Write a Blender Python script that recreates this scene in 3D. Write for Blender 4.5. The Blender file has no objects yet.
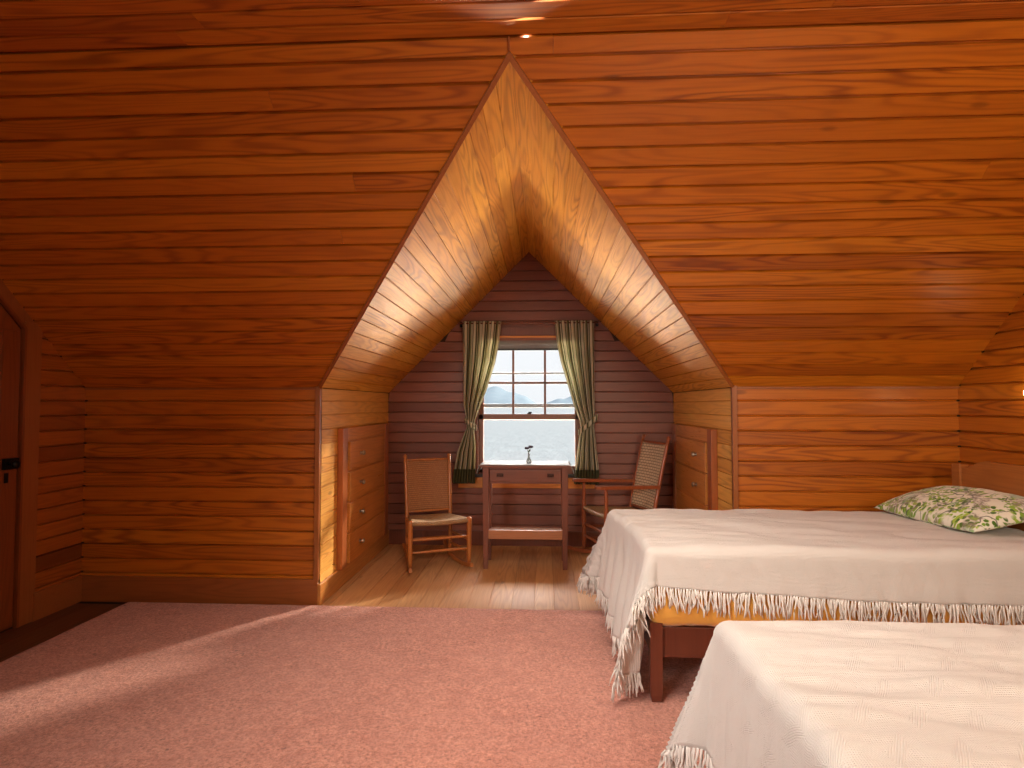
import bpy, bmesh, math, random
from mathutils import Vector, Matrix, noise
random.seed(7)
sc = bpy.context.scene
COL = sc.collection
PI = math.pi
V = Vector

# ------------------------------------------------------------------ helpers
def link(name, bm, mat=None, parent=None, smooth=False, loc=None):
    me = bpy.data.meshes.new(name)
    bm.normal_update()
    bm.to_mesh(me); bm.free()
    if mat is not None: me.materials.append(mat)
    if smooth:
        for p in me.polygons: p.use_smooth = True
    o = bpy.data.objects.new(name, me); COL.objects.link(o)
    if parent is not None: o.parent = parent
    if loc is not None: o.location = loc
    return o

def tag(o, label, cat, group=None):
    o['label'] = label; o['category'] = cat
    if group: o['group'] = group
    return o

def thing(name, label, cat, loc=(0, 0, 0), rz=0.0, group=None):
    o = bpy.data.objects.new(name, None); COL.objects.link(o)
    o.location = loc; o.rotation_euler = (0, 0, rz); o.empty_display_size = .1
    return tag(o, label, cat, group)

def struct(o):
    o['kind'] = 'structure'; return o

def bx(bm, a, b, bev=0.0, seg=2):
    """box between two corners, optionally rounded"""
    a = V(a); b = V(b)
    r = bmesh.ops.create_cube(bm, size=1.0)
    vs = r['verts']
    c = (a + b) / 2; d = b - a
    for v in vs: v.co = V((c.x + v.co.x * abs(d.x), c.y + v.co.y * abs(d.y), c.z + v.co.z * abs(d.z)))
    if bev > 0:
        es = list({e for v in vs for e in v.link_edges})
        bmesh.ops.bevel(bm, geom=es, offset=bev, segments=seg, profile=.6, affect='EDGES')

def frame_of(d):
    d = d.normalized()
    up = V((0, 0, 1)) if abs(d.z) < .95 else V((1, 0, 0))
    s = d.cross(up).normalized()
    return s, s.cross(d).normalized()

def tube(bm, pts, rad, n=10, cap=True):
    pts = [V(p) for p in pts]
    if not hasattr(rad, '__len__'): rad = [rad] * len(pts)
    rings = []
    for i, p in enumerate(pts):
        d = pts[min(i + 1, len(pts) - 1)] - pts[max(i - 1, 0)]
        s, u = frame_of(d)
        rings.append([bm.verts.new(p + (s * math.cos(2 * PI * k / n) + u * math.sin(2 * PI * k / n)) * rad[i]) for k in range(n)])
    for i in range(len(rings) - 1):
        for k in range(n):
            bm.faces.new((rings[i][k], rings[i][(k + 1) % n], rings[i + 1][(k + 1) % n], rings[i + 1][k]))
    if cap:
        bm.faces.new(rings[0][::-1]); bm.faces.new(rings[-1])

def bar(bm, pts, w, t, side):
    """rectangular bar swept along pts; side = unit vector of its width"""
    side = V(side).normalized(); rings = []
    pts = [V(p) for p in pts]
    for i, p in enumerate(pts):
        d = (pts[min(i + 1, len(pts) - 1)] - pts[max(i - 1, 0)]).normalized()
        u = side.cross(d).normalized()
        rings.append([bm.verts.new(p + side * (sx * w / 2) + u * (su * t / 2)) for sx, su in ((-1, -1), (1, -1), (1, 1), (-1, 1))])
    for i in range(len(rings) - 1):
        for k in range(4):
            bm.faces.new((rings[i][k], rings[i][(k + 1) % 4], rings[i + 1][(k + 1) % 4], rings[i + 1][k]))
    bm.faces.new(rings[0][::-1]); bm.faces.new(rings[-1])
    bmesh.ops.recalc_face_normals(bm, faces=bm.faces)

def sphere(bm, c, r, sz=(1, 1, 1), u=14, v=9):
    m = Matrix.Translation(V(c)) @ Matrix.Diagonal((r * sz[0], r * sz[1], r * sz[2], 1))
    bmesh.ops.create_uvsphere(bm, u_segments=u, v_segments=v, radius=1.0, matrix=m)

def grid_faces(bm, rows, uvl=None, uvf=None):
    for i in range(len(rows) - 1):
        for j in range(len(rows[0]) - 1):
            q = (rows[i][j], rows[i][j + 1], rows[i + 1][j + 1], rows[i + 1][j])
            f = bm.faces.new(q)
            if uvl is not None:
                for lp, (a, b) in zip(f.loops, ((i, j), (i, j + 1), (i + 1, j + 1), (i + 1, j))):
                    lp[uvl].uv = uvf(a, b)

def sstep(a, b, x):
    t = min(1, max(0, (x - a) / (b - a))); return t * t * (3 - 2 * t)

# ------------------------------------------------------------------ materials
class NT:
    def __init__(s, name):
        s.m = bpy.data.materials.new(name); s.m.use_nodes = True
        s.t = s.m.node_tree; s.t.nodes.clear()
        s.out = s.t.nodes.new('ShaderNodeOutputMaterial')
    def n(s, typ, **kw):
        nd = s.t.nodes.new('ShaderNode' + typ)
        for k, v in kw.items():
            if k.startswith('i_'): nd.inputs[k[2:].replace('_', ' ')].default_value = v
            else: setattr(nd, k, v)
        return nd
    def l(s, a, b): s.t.links.new(a, b)
    def math(s, op, a, b=None, c=None):
        nd = s.n('Math', operation=op)
        for i, x in enumerate((a, b, c)):
            if x is None: continue
            if isinstance(x, (int, float)): nd.inputs[i].default_value = x
            else: s.l(x, nd.inputs[i])
        return nd.outputs[0]
    def mix(s, fac, a, b, blend='MIX'):
        nd = s.n('Mix', data_type='RGBA', blend_type=blend)
        for sock, x in ((nd.inputs[0], fac), (nd.inputs[6], a), (nd.inputs[7], b)):
            if isinstance(x, (int, float)): sock.default_value = x
            elif isinstance(x, tuple): sock.default_value = (*x[:3], 1)
            else: s.l(x, sock)
        return nd.outputs[2]
    def ramp(s, fac, stops, interp='LINEAR'):
        nd = s.n('ValToRGB'); cr = nd.color_ramp; cr.interpolation = interp
        while len(cr.elements) > 1: cr.elements.remove(cr.elements[-1])
        for i, (p, c) in enumerate(stops):
            e = cr.elements[0] if i == 0 else cr.elements.new(p)
            e.position = p
            e.color = (*c, 1) if hasattr(c, '__len__') else (c, c, c, 1)
        s.l(fac, nd.inputs[0]); return nd.outputs[0]
    def mapping(s, vec, scale=(1, 1, 1), loc=(0, 0, 0), rot=(0, 0, 0)):
        nd = s.n('Mapping'); nd.inputs['Scale'].default_value = scale
        nd.inputs['Location'].default_value = loc; nd.inputs['Rotation'].default_value = rot
        s.l(vec, nd.inputs[0]); return nd.outputs[0]
    def noise(s, vec, scale, detail=2, rough=.5, dist=0):
        nd = s.n('TexNoise'); nd.inputs['Scale'].default_value = scale; nd.inputs['Detail'].default_value = detail
        nd.inputs['Roughness'].default_value = rough; nd.inputs['Distortion'].default_value = dist
        if vec is not None: s.l(vec, nd.inputs['Vector'])
        return nd.outputs['Fac']
    def bump(s, h, strength, dist=.01, normal=None):
        nd = s.n('Bump'); nd.inputs['Strength'].default_value = strength; nd.inputs['Distance'].default_value = dist
        s.l(h, nd.inputs['Height'])
        if normal is not None: s.l(normal, nd.inputs['Normal'])
        return nd.outputs[0]
    def bsdf(s, color, rough=.5, normal=None, **kw):
        nd = s.n('BsdfPrincipled')
        for key, x in (('Base Color', color), ('Roughness', rough)):
            if isinstance(x, (int, float)): nd.inputs[key].default_value = x
            elif isinstance(x, tuple): nd.inputs[key].default_value = (*x[:3], 1)
            else: s.l(x, nd.inputs[key])
        for k, v in kw.items(): nd.inputs[k.replace('_', ' ')].default_value = v
        if normal is not None: s.l(normal, nd.inputs['Normal'])
        s.l(nd.outputs[0], s.out.inputs[0]); return nd

def wood(name, dark, mid, light, rough=.38, ring=.55, uv=True, axis=0, coat=.15, fine=.25, spec=.5):
    """boards: along the grain = U; colour differs board by board"""
    t = NT(name)
    geo = t.n('NewGeometry')
    rnd = geo.outputs['Random Per Island'] if uv else t.n('ObjectInfo').outputs['Random']
    if uv:
        co = t.n('UVMap').outputs[0]
    else:
        co = t.n('TexCoord').outputs['Object']
        rot = [(0, 0, 0), (0, 0, -PI / 2), (0, PI / 2, 0)][axis]
        co = t.mapping(co, rot=rot)
    wn = t.n('TexWhiteNoise', noise_dimensions='1D'); t.l(rnd, wn.inputs['W'])
    r2 = wn.outputs['Value']
    big = t.noise(t.mapping(co, (.75, 8.5, 8.5)), 1.0, 1.5, .45)
    rings = t.math('SINE', t.math('MULTIPLY', big, 75.0))
    rings = t.math('MULTIPLY_ADD', rings, .5, .5)
    rings = t.math('POWER', rings, 2.2)
    amt = t.math('MULTIPLY', t.ramp(r2, [(0, .28), (.45, .6), (1, 1)]), ring)
    amt = t.math('MULTIPLY', amt, t.ramp(t.noise(t.mapping(co, (.8, 3, 3)), 1.3, 2), [(.3, .35), (.65, 1)]))
    fin = t.noise(t.mapping(co, (2.5, 110, 110)), 1.0, 3, .6)
    tone = t.noise(t.mapping(co, (.45, 2, 2), (3, 1, 5)), 1.0, 2)
    base = t.ramp(rnd, [(0, dark), (.16, mid), (.7, mid), (1, light)])
    base = t.mix(t.math('MULTIPLY', t.ramp(tone, [(.3, 0), (.75, 1)]), .5), base, tuple(x * y for x, y in zip(light, (1, .95, .9))))
    dk = tuple(x * f for x, f in zip(mid, (.42, .3, .25)))
    col = t.mix(t.math('MULTIPLY', rings, amt), base, dk)
    col = t.mix(t.math('MULTIPLY', t.ramp(fin, [(.45, 0), (.75, 1)]), fine), col, dk)
    # knots
    vo = t.n('TexVoronoi', feature='F1'); vo.inputs['Scale'].default_value = 1.0
    t.l(t.mapping(co, (1.1, 3.2, 3.2)), vo.inputs['Vector'])
    kn = t.ramp(vo.outputs['Distance'], [(.0, 1), (.035, .8), (.06, 0)])
    col = t.mix(t.math('MULTIPLY', kn, .6), col, tuple(x * .25 for x in mid))
    nrm = t.bump(t.math('ADD', t.math('MULTIPLY', rings, .4), fin), .12, .002)
    rg = t.math('MULTIPLY_ADD', fin, .22, rough - .1)
    t.bsdf(col, rg, nrm, Coat_Weight=coat, Coat_Roughness=.22, Specular_IOR_Level=spec)
    return t.m

def plain(name, col, rough=.5, metal=0.0, **kw):
    t = NT(name)
    nz = t.noise(t.n('TexCoord').outputs['Object'], 40, 3)
    c = t.mix(t.math('MULTIPLY', nz, .35), col, tuple(x * .72 for x in col))
    t.bsdf(c, rough, t.bump(nz, .08, .002), Metallic=metal, **kw)
    return t.m

M = {}
M['wall'] = wood('fir boards', (.33, .076, .004), (.48, .124, .006), (.60, .19, .010), rough=.40, ring=1.0, coat=.08)
M['ceil'] = wood('satin ceiling boards', (.33, .076, .004), (.48, .124, .006), (.60, .19, .010), rough=.56, ring=1.0, coat=.0)
M['cheek'] = wood('lit cheek boards', (.62, .27, .04), (.76, .38, .075), (.84, .46, .11), rough=.46, ring=.6, coat=.03, spec=.25)  # same wood as the dormer slopes, lightened to carry window light
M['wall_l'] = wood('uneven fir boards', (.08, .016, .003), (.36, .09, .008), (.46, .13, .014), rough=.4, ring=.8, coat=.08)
M['floor_d'] = wood('dark stained floor boards', (.09, .028, .010), (.12, .038, .013), (.15, .05, .018), rough=.45, ring=.4, coat=.05)
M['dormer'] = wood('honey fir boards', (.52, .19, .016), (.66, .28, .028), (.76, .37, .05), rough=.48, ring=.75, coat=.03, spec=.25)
M['gable'] = wood('shaded gable boards', (.15, .055, .038), (.25, .095, .065), (.33, .13, .085), rough=.45, ring=.35, coat=.05)  # backlit shade and lens veil put into the board colour
M['floor'] = wood('pale floor boards', (.42, .20, .075), (.56, .29, .115), (.64, .36, .16), rough=.55, ring=.4, coat=.0, spec=.3)
M['trim'] = wood('stained trim', (.20, .05, .012), (.30, .085, .018), (.36, .115, .026), rough=.34, ring=.3, uv=False, axis=2)
M['trimx'] = wood('stained trim long', (.20, .05, .012), (.30, .085, .018), (.36, .115, .026), rough=.34, ring=.3, uv=False, axis=0)
M['trimy'] = wood('dormer trim long', (.40, .15, .03), (.52, .21, .045), (.60, .27, .07), rough=.34, ring=.4, uv=False, axis=1)
M['apron'] = wood('lit apron wood', (.70, .27, .05), (.78, .32, .06), (.85, .37, .08), rough=.34, ring=.3, uv=False, axis=0)  # bright orange carries the lit look of backlit wood in its colour
M['drawer'] = wood('drawer wood', (.56, .20, .035), (.62, .23, .042), (.68, .27, .055), rough=.3, ring=.45, uv=False, axis=1, coat=.3)
M['stile'] = wood('dresser stile wood', (.34, .085, .022), (.36, .095, .025), (.42, .12, .03), rough=.3, ring=.3, uv=False, axis=2, coat=.3)
M['door'] = wood('door wood', (.19, .04, .007), (.22, .05, .009), (.26, .065, .013), rough=.35, ring=.35, uv=False, axis=2)
M['chair'] = wood('rocker wood', (.40, .13, .03), (.44, .15, .034), (.50, .18, .045), rough=.32, ring=.25, uv=False, axis=2, coat=.25)
M['chair_red'] = wood('reddish rocker wood', (.30, .075, .026), (.33, .088, .03), (.38, .105, .036), rough=.3, ring=.25, uv=False, axis=2, coat=.3)
M['table'] = wood('table wood', (.17, .055, .032), (.19, .062, .036), (.22, .075, .042), rough=.34, ring=.25, uv=False, axis=2, coat=.2)
M['tablex'] = wood('table board wood', (.17, .055, .032), (.19, .062, .036), (.22, .075, .042), rough=.34, ring=.25, uv=False, axis=0, coat=.2)
M['shelf'] = wood('table shelf wood', (.40, .16, .07), (.42, .17, .075), (.46, .2, .09), rough=.3, ring=.25, uv=False, axis=0, coat=.3)
M['bed'] = wood('bed frame wood', (.11, .026, .012), (.13, .031, .014), (.16, .04, .018), rough=.33, ring=.25, uv=False, axis=2, coat=.25)
M['headboard'] = wood('headboard wood', (.34, .10, .02), (.38, .12, .024), (.44, .15, .03), rough=.32, ring=.5, uv=False, axis=1, coat=.25)
M['window'] = wood('window wood', (.20, .085, .05), (.24, .105, .062), (.28, .13, .08), rough=.4, ring=.2, uv=False, axis=2)
M['shell'] = plain('dark leak shell', (.06, .03, .018), .9)
M['iron'] = plain('black iron', (.012, .012, .013), .38, .7)
M['steel'] = plain('dull nickel', (.52, .50, .46), .3, 1.0)
M['brass'] = plain('aged brass', (.55, .36, .12), .3, 1.0)
M['storm'] = plain('weathered grey paint', (.04, .04, .04), .6)

def mat_glass():
    t = NT('window glass')
    tr = t.n('BsdfTransparent'); gl = t.n('BsdfGlossy'); gl.inputs['Roughness'].default_value = .03
    fr = t.n('Fresnel'); fr.inputs['IOR'].default_value = 1.45
    mx = t.n('MixShader'); t.l(fr.outputs[0], mx.inputs[0]); t.l(tr.outputs[0], mx.inputs[1]); t.l(gl.outputs[0], mx.inputs[2])
    t.l(mx.outputs[0], t.out.inputs[0]); return t.m
M['glass'] = mat_glass()
def mat_vase():
    t = NT('vase glass')
    b = t.bsdf((.72, .76, .76), .08, None, Transmission_Weight=.75, IOR=1.4); return t.m
M['vase'] = mat_vase()

def mat_rug():
    t = NT('rose carpet pile')
    co = t.n('TexCoord').outputs['Object']
    n1 = t.noise(co, 75, 4, .8); n2 = t.noise(co, 15, 3, .6); n3 = t.noise(co, 2.2, 3)
    c = t.ramp(n1, [(.3, (.25, .08, .05)), (.5, (.66, .28, .20)), (.70, (.88, .46, .34))])
    c = t.mix(t.math('MULTIPLY', t.ramp(n2, [(.35, 1), (.62, 0)]), .35), c, (.42, .15, .11))
    c = t.mix(t.math('MULTIPLY', t.ramp(n3, [(.35, 0), (.7, 1)]), .22), c, (.76, .37, .28))
    sp = t.noise(t.mapping(co, loc=(5, 3, 1)), 34, 2, .5)
    c = t.mix(t.ramp(sp, [(.70, 0), (.76, .65)]), c, (.13, .04, .033))
    h = t.math('ADD', t.math('MULTIPLY', n1, .7), t.math('MULTIPLY', n2, .9))
    t.bsdf(c, .95, t.bump(h, .9, .018), Sheen_Weight=.25, Specular_IOR_Level=.1); return t.m
M['rug'] = mat_rug()

def mat_spread():
    t = NT('woven ivory bedspread')
    uv = t.n('UVMap').outputs[0]
    sp = t.n('SeparateXYZ'); t.l(uv, sp.inputs[0])
    x, y = sp.outputs[0], sp.outputs[1]
    # zigzag bands with lattice diamonds
    zz = t.math('PINGPONG', t.math('MULTIPLY', x, 9.0), .5)
    band = t.math('SINE', t.math('MULTIPLY', t.math('ADD', t.math('MULTIPLY', y, 8.0), zz), 2 * PI))
    bm_ = t.ramp(band, [(.35, 0), (.6, 1)])
    d1 = t.math('SINE', t.math('MULTIPLY', t.math('ADD', x, y), 640.0))
    d2 = t.math('SINE', t.math('MULTIPLY', t.math('SUBTRACT', x, y), 640.0))
    lat = t.math('MULTIPLY', d1, d2)
    rib = t.math('SINE', t.math('MULTIPLY', t.math('ADD', y, t.math('MULTIPLY', zz, .18)), 760.0))
    hm = t.n('Mix'); t.l(bm_, hm.inputs[0]); t.l(lat, hm.inputs[2]); t.l(rib, hm.inputs[3])
    h = hm.outputs[0]
    cr = t.noise(t.mapping(uv, (3, 14, 1)), 1.0, 4, .6)
    fz = t.noise(uv, 160, 3, .7)
    hh = t.math('ADD', t.math('MULTIPLY', h, .25), t.math('ADD', t.math('MULTIPLY', fz, .6), t.math('MULTIPLY', cr, 1.6)))
    c = t.mix(t.math('MULTIPLY', t.math('MULTIPLY_ADD', h, .5, .5), .4), (.74, .69, .64), (.54, .48, .43))
    c = t.mix(t.math('MULTIPLY', fz, .2), c, (.66, .60, .55))
    t.bsdf(c, .9, t.bump(hh, .5, .008), Sheen_Weight=.2, Specular_IOR_Level=.15); return t.m
M['spread'] = mat_spread()
M['fringe'] = plain('cotton fringe', (.80, .74, .68), .9, Specular_IOR_Level=.1)

def mat_gold():
    t = NT('gold satin cover')
    co = t.n('TexCoord').outputs['Object']
    n = t.noise(t.mapping(co, (1.0, 1.0, .6)), 9, 3, .5, 1.2)
    c = t.mix(t.math('MULTIPLY', n, .5), (.80, .40, .075), (.66, .29, .045))
    t.bsdf(c, .33, t.bump(n, .5, .03), Sheen_Weight=.3); return t.m
M['gold'] = mat_gold()

def mat_curtain():
    t = NT('striped curtain cotton')
    uv = t.n('UVMap').outputs[0]
    sp = t.n('SeparateXYZ'); t.l(uv, sp.inputs[0])
    f = t.math('FRACT', t.math('MULTIPLY', sp.outputs[0], 13.0))
    g, c, k = (.25, .255, .13), (.88, .85, .70), (.06, .068, .035)
    col = t.ramp(f, [(0, c), (.42, c), (.45, g), (.52, g), (.54, k), (.64, k), (.66, g), (.84, (.52, .49, .30)), (.92, (.52, .49, .30)), (.95, c)])
    fz = t.noise(uv, 300, 2)
    d = t.n('BsdfDiffuse'); t.l(col, d.inputs[0]); t.l(t.bump(fz, .2, .002), d.inputs['Normal'])
    tl = t.n('BsdfTranslucent'); t.l(col, tl.inputs[0])
    mx = t.n('MixShader'); mx.inputs[0].default_value = .5
    t.l(d.outputs[0], mx.inputs[1]); t.l(tl.outputs[0], mx.inputs[2]); t.l(mx.outputs[0], t.out.inputs[0]); return t.m
M['curtain'] = mat_curtain()
M['olive'] = plain('olive hem cotton', (.085, .085, .035), .9)
M['shade'] = plain('grey roller blind cloth', (.30, .28, .27), .85)
M['runner'] = plain('pale table cloth', (.42, .43, .42), .45)
M['pull'] = plain('dark bronze', (.07, .03, .02), .4, .6)

def mat_weave(name, a, b, gap, sx, sy, rough=.6):
    t = NT(name)
    uv = t.n('UVMap').outputs[0]
    br = t.n('TexBrick'); br.offset = .5; br.squash = 1
    t.l(t.mapping(uv, (sx, sy, 1)), br.inputs['Vector'])
    for k, v in (('Color1', a), ('Color2', b), ('Mortar', gap)): br.inputs[k].default_value = (*v, 1)
    br.inputs['Scale'].default_value = 1; br.inputs['Mortar Size'].default_value = .07; br.inputs['Mortar Smooth'].default_value = .6
    br.inputs['Brick Width'].default_value = 1.0; br.inputs['Row Height'].default_value = .5; br.inputs['Bias'].default_value = 0
    nz = t.noise(t.mapping(uv, (60, 160, 1)), 1, 3)
    c = t.mix(t.math('MULTIPLY', nz, .45), br.outputs['Color'], tuple(x * .5 for x in a))
    inv = t.math('SUBTRACT', 1.0, br.outputs['Fac'])
    t.bsdf(c, rough, t.bump(inv, .8, .004)); return t.m
M['cane'] = mat_weave('brown cane weave', (.44, .18, .06), (.52, .23, .085), (.15, .05, .017), 60, 26)
M['splint'] = mat_weave('pale splint weave', (.78, .58, .38), (.86, .67, .46), (.10, .045, .02), 24, 24)
M['rush'] = mat_weave('rush seat weave', (.52, .30, .14), (.62, .40, .20), (.2, .09, .04), 40, 40)

def mat_pillow():
    t = NT('green floral pillowcase')
    co = t.mapping(t.n('UVMap').outputs[0], (1.9, 1.9, 1))
    wc = t.n('VectorMath', operation='ADD'); t.l(co, wc.inputs[0])
    nt = t.n('TexNoise'); nt.inputs['Scale'].default_value = 6; t.l(co, nt.inputs['Vector'])
    sc_ = t.n('VectorMath', operation='SCALE'); t.l(nt.outputs['Color'], sc_.inputs[0]); sc_.inputs['Scale'].default_value = .12
    t.l(sc_.outputs[0], wc.inputs[1]); cw = wc.outputs[0]
    cl = t.noise(cw, 5.5, 2, .5)
    vo = t.n('TexVoronoi'); vo.inputs['Scale'].default_value = 26; t.l(cw, vo.inputs['Vector'])
    leaf = t.math('MULTIPLY', t.ramp(vo.outputs['Distance'], [(.5, 1), (.6, 0)]), t.ramp(cl, [(.42, 0), (.47, 1)]))
    vc = t.ramp(vo.outputs['Color'], [(.2, (.07, .15, .012)), (.5, (.20, .36, .03)), (.8, (.38, .52, .06))])
    col = t.mix(leaf, (.78, .74, .62), vc)
    wl = t.ramp(t.noise(cw, 3.4, 1), [(.485, 0), (.497, 1), (.503, 1), (.515, 0)])
    col = t.mix(t.math('MULTIPLY', wl, .85), col, (.055, .06, .03))
    bl = t.ramp(t.noise(t.mapping(cw, loc=(3, 7, 0)), 5, 2), [(.54, 0), (.6, .85)])
    col = t.mix(t.math('MULTIPLY', bl, t.ramp(t.noise(cw, 40, 2), [(.4, .2), (.6, 1)])), col, (.26, .20, .16))
    aq = t.ramp(t.noise(t.mapping(cw, loc=(9, 2, 0)), 4, 2), [(.62, 0), (.68, .7)])
    col = t.mix(aq, col, (.38, .52, .36))
    t.bsdf(col, .85, t.bump(t.noise(co, 12, 3), .3, .01), Sheen_Weight=.15, Specular_IOR_Level=.2); return t.m
M['pillow'] = mat_pillow()

def mat_sea():
    t = NT('sea water')
    co = t.n('TexCoord').outputs['Object']
    n1 = t.noise(t.mapping(co, (.35, .10, 1)), 1.0, 4, .65)
    n2 = t.noise(t.mapping(co, (.5, 1.2, 1)), 1.0, 3, .6)
    c = t.mix(n1, (.24, .29, .32), (.46, .52, .55))
    t.bsdf(c, .3, t.bump(t.math('ADD', n1, t.math('MULTIPLY', n2, .4)), .55, 1.2), IOR=1.33); return t.m
M['sea'] = mat_sea()
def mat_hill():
    t = NT('haze-painted hillside')
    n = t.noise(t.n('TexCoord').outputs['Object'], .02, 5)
    t.bsdf(t.mix(n, (.30, .40, .49), (.40, .49, .56)), 1.0, None, Specular_IOR_Level=0.0); return t.m  # distance haze is put into the pale blue base colour
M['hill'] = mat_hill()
M['petal'] = plain('dark petals', (.05, .02, .04), .7)
M['leafg'] = plain('green stem', (.05, .10, .03), .6)
def mat_bulb():
    t = NT('lit bulb'); e = t.n('Emission'); e.inputs[0].default_value = (1, .82, .5, 1); e.inputs[1].default_value = 40
    t.l(e.outputs[0], t.out.inputs[0]); return t.m
M['bulb'] = mat_bulb()

# ------------------------------------------------------------------ room dimensions (metres)
XL, XR = -1.525, 1.235            # dormer cheeks
XC = (XL + XR) / 2; HW = (XR - XL) / 2
YK, ZK = 3.96, 1.465              # knee wall
YB = 5.72                         # dormer gable wall
ZR = ZK + HW                      # dormer ridge
YA = 2.48                         # where the ridge meets the main slope
ZC = 2.90                         # flat ceiling
SL = math.hypot(YK - YA, ZR - ZK)
TY, TZ = (YA - YK) / SL, (ZR - ZK) / SL
VC = (ZC - ZK) / TZ               # slope length to the flat ceiling
YC = YK + TY * VC
WL, WR = -3.20, 2.67              # side walls
YREAR = -1.7

def boards(name, O, eu, ev, H, ranges, w, mat, gap=.0075, dep=.019, thick=.026, v0=0.0, maxlen=3.6, jitter=0.0, rs=1):
    """tongue-and-groove boarding: closed boards with V joints; ranges(v) -> [(u0,u1),...]"""
    rng = random.Random(rs)
    O = V(O); eu = V(eu).normalized(); ev = V(ev).normalized(); en = eu.cross(ev).normalized()
    bm = bmesh.new(); uvl = bm.loops.layers.uv.new('UVMap')
    v = v0
    while v < H - 1e-4:
        ww = w * (1 + rng.uniform(-jitter, jitter))
        a, b = v, min(v + ww, H)
        if H - b < .02: b = H
        m = ranges((a + b) / 2); ra = ranges(a + 1e-4); rb = ranges(b - 1e-4)
        if len(ra) != len(m): ra = m
        if len(rb) != len(m): rb = m
        g = min(gap, (b - a) * .3)
        for k in range(len(m)):
            def ue(t, side):
                f = (t - a) / (b - a); return ra[k][side] * (1 - f) + rb[k][side] * f
            lo, hi = min(ra[k][0], rb[k][0]), max(ra[k][1], rb[k][1])
            if m[k][1] - m[k][0] < .004: continue
            cuts = [lo]; p = lo + rng.uniform(.5, 1) * maxlen
            lo_in, hi_in = max(ra[k][0], rb[k][0]), min(ra[k][1], rb[k][1])
            while p < hi_in - .3:
                if p > lo_in + .3: cuts.append(p)
                p += rng.uniform(.6, 1) * maxlen
            cuts.append(hi)
            for s in range(len(cuts) - 1):
                prof = [(a, -dep), (a + g * .55, -dep * .9), (a + g, 0), (b - g, 0), (b - g * .55, -dep * .9), (b, -dep), (b, -thick), (a, -thick)]
                ends = []
                ou, ov = rng.uniform(0, 40), rng.uniform(0, 40)
                fl = rng.choice((-1, 1))
                for e in (0, 1):
                    ring = []
                    for (t, d) in prof:
                        if e == 0: u = ue(t, 0) if s == 0 else cuts[s] + .0008
                        else: u = ue(t, 1) if s == len(cuts) - 2 else cuts[s + 1] - .0008
                        vt = bm.verts.new(O + eu * u + ev * t + en * d)
                        ring.append((vt, (ou + u * fl, ov + t)))
                    ends.append(ring)
                n = len(prof)
                for q in range(n):
                    c = (ends[0][q], ends[1][q], ends[1][(q + 1) % n], ends[0][(q + 1) % n])
                    try: f = bm.faces.new([z[0] for z in c])
                    except ValueError: continue
                    for lp, z in zip(f.loops, c): lp[uvl].uv = z[1]
                for ring in (ends[0], ends[1][::-1]):
                    f = bm.faces.new([z[0] for z in ring])
                    for lp, z in zip(f.loops, ring): lp[uvl].uv = z[1]
        v = b
    bmesh.ops.recalc_face_normals(bm, faces=bm.faces)
    return struct(link(name, bm, mat))

W4 = .0985
# floor (boards run toward the window)
boards('floor', (0, YREAR - .02, 0), (0, -1, 0), (1, 0, 0), WR + .02,
       lambda v: [(-(3.90 - YREAR + .02), 0)], .165, M['floor_d'], gap=.0012, dep=.003, v0=WL - .02, maxlen=9, jitter=.12, rs=3)
boards('floor', (0, 3.90, 0), (0, -1, 0), (1, 0, 0), XR + .1,
       lambda v: [(-(YB - 3.90 + .02), 0)], .165, M['floor'], gap=.0035, dep=.006, v0=XL - .1, maxlen=9, jitter=.2, rs=5)
# knee wall either side of the dormer
boards('wall_front_left', (0, YK, 0), (1, 0, 0), (0, 0, 1), ZK, lambda v: [(WL, XL)], W4, M['wall'], rs=11)
boards('wall_front_right', (0, YK, 0), (1, 0, 0), (0, 0, 1), ZK, lambda v: [(XR, WR)], W4, M['wall'], rs=12)
# main roof slope
def slope_r(v):
    z = v * TZ
    if z < HW - 1e-3: return [(WL, XL + z), (XR - z, WR)]
    if z < HW: return [(WL, XC), (XC, WR)]
    return [(WL, WR)]
boards('ceiling_slope', (0, YK, ZK), (1, 0, 0), (0, TY, TZ), VC, slope_r, SL / 20, M['wall'], rs=22)
# flat ceiling
boards('ceiling', (0, YC, ZC), (1, 0, 0), (0, -1, 0), YC - YREAR, lambda v: [(WL, WR)], .105, M['ceil'], rs=31, maxlen=3)
# dormer
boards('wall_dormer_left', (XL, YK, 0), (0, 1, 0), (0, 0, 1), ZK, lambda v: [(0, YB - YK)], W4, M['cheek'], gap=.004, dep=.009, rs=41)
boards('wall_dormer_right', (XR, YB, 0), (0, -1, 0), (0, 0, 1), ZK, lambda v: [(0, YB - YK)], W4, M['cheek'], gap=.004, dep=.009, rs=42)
LR = HW * math.sqrt(2)
def dorm(v): # along +y measured from YA ; front edge recedes as we go down the slope
    z = HW - v / math.sqrt(2)            # height above the cheek
    return [(YK + (YA - YK) * z / HW, YB)]
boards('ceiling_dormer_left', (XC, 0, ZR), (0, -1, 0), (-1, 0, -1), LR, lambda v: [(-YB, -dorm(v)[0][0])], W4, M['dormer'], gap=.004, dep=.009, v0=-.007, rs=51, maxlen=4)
boards('ceiling_dormer_right', (XC, 0, ZR), (0, 1, 0), (1, 0, -1), LR, dorm, W4, M['dormer'], gap=.004, dep=.009, v0=-.007, rs=52, maxlen=2.2)
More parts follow.
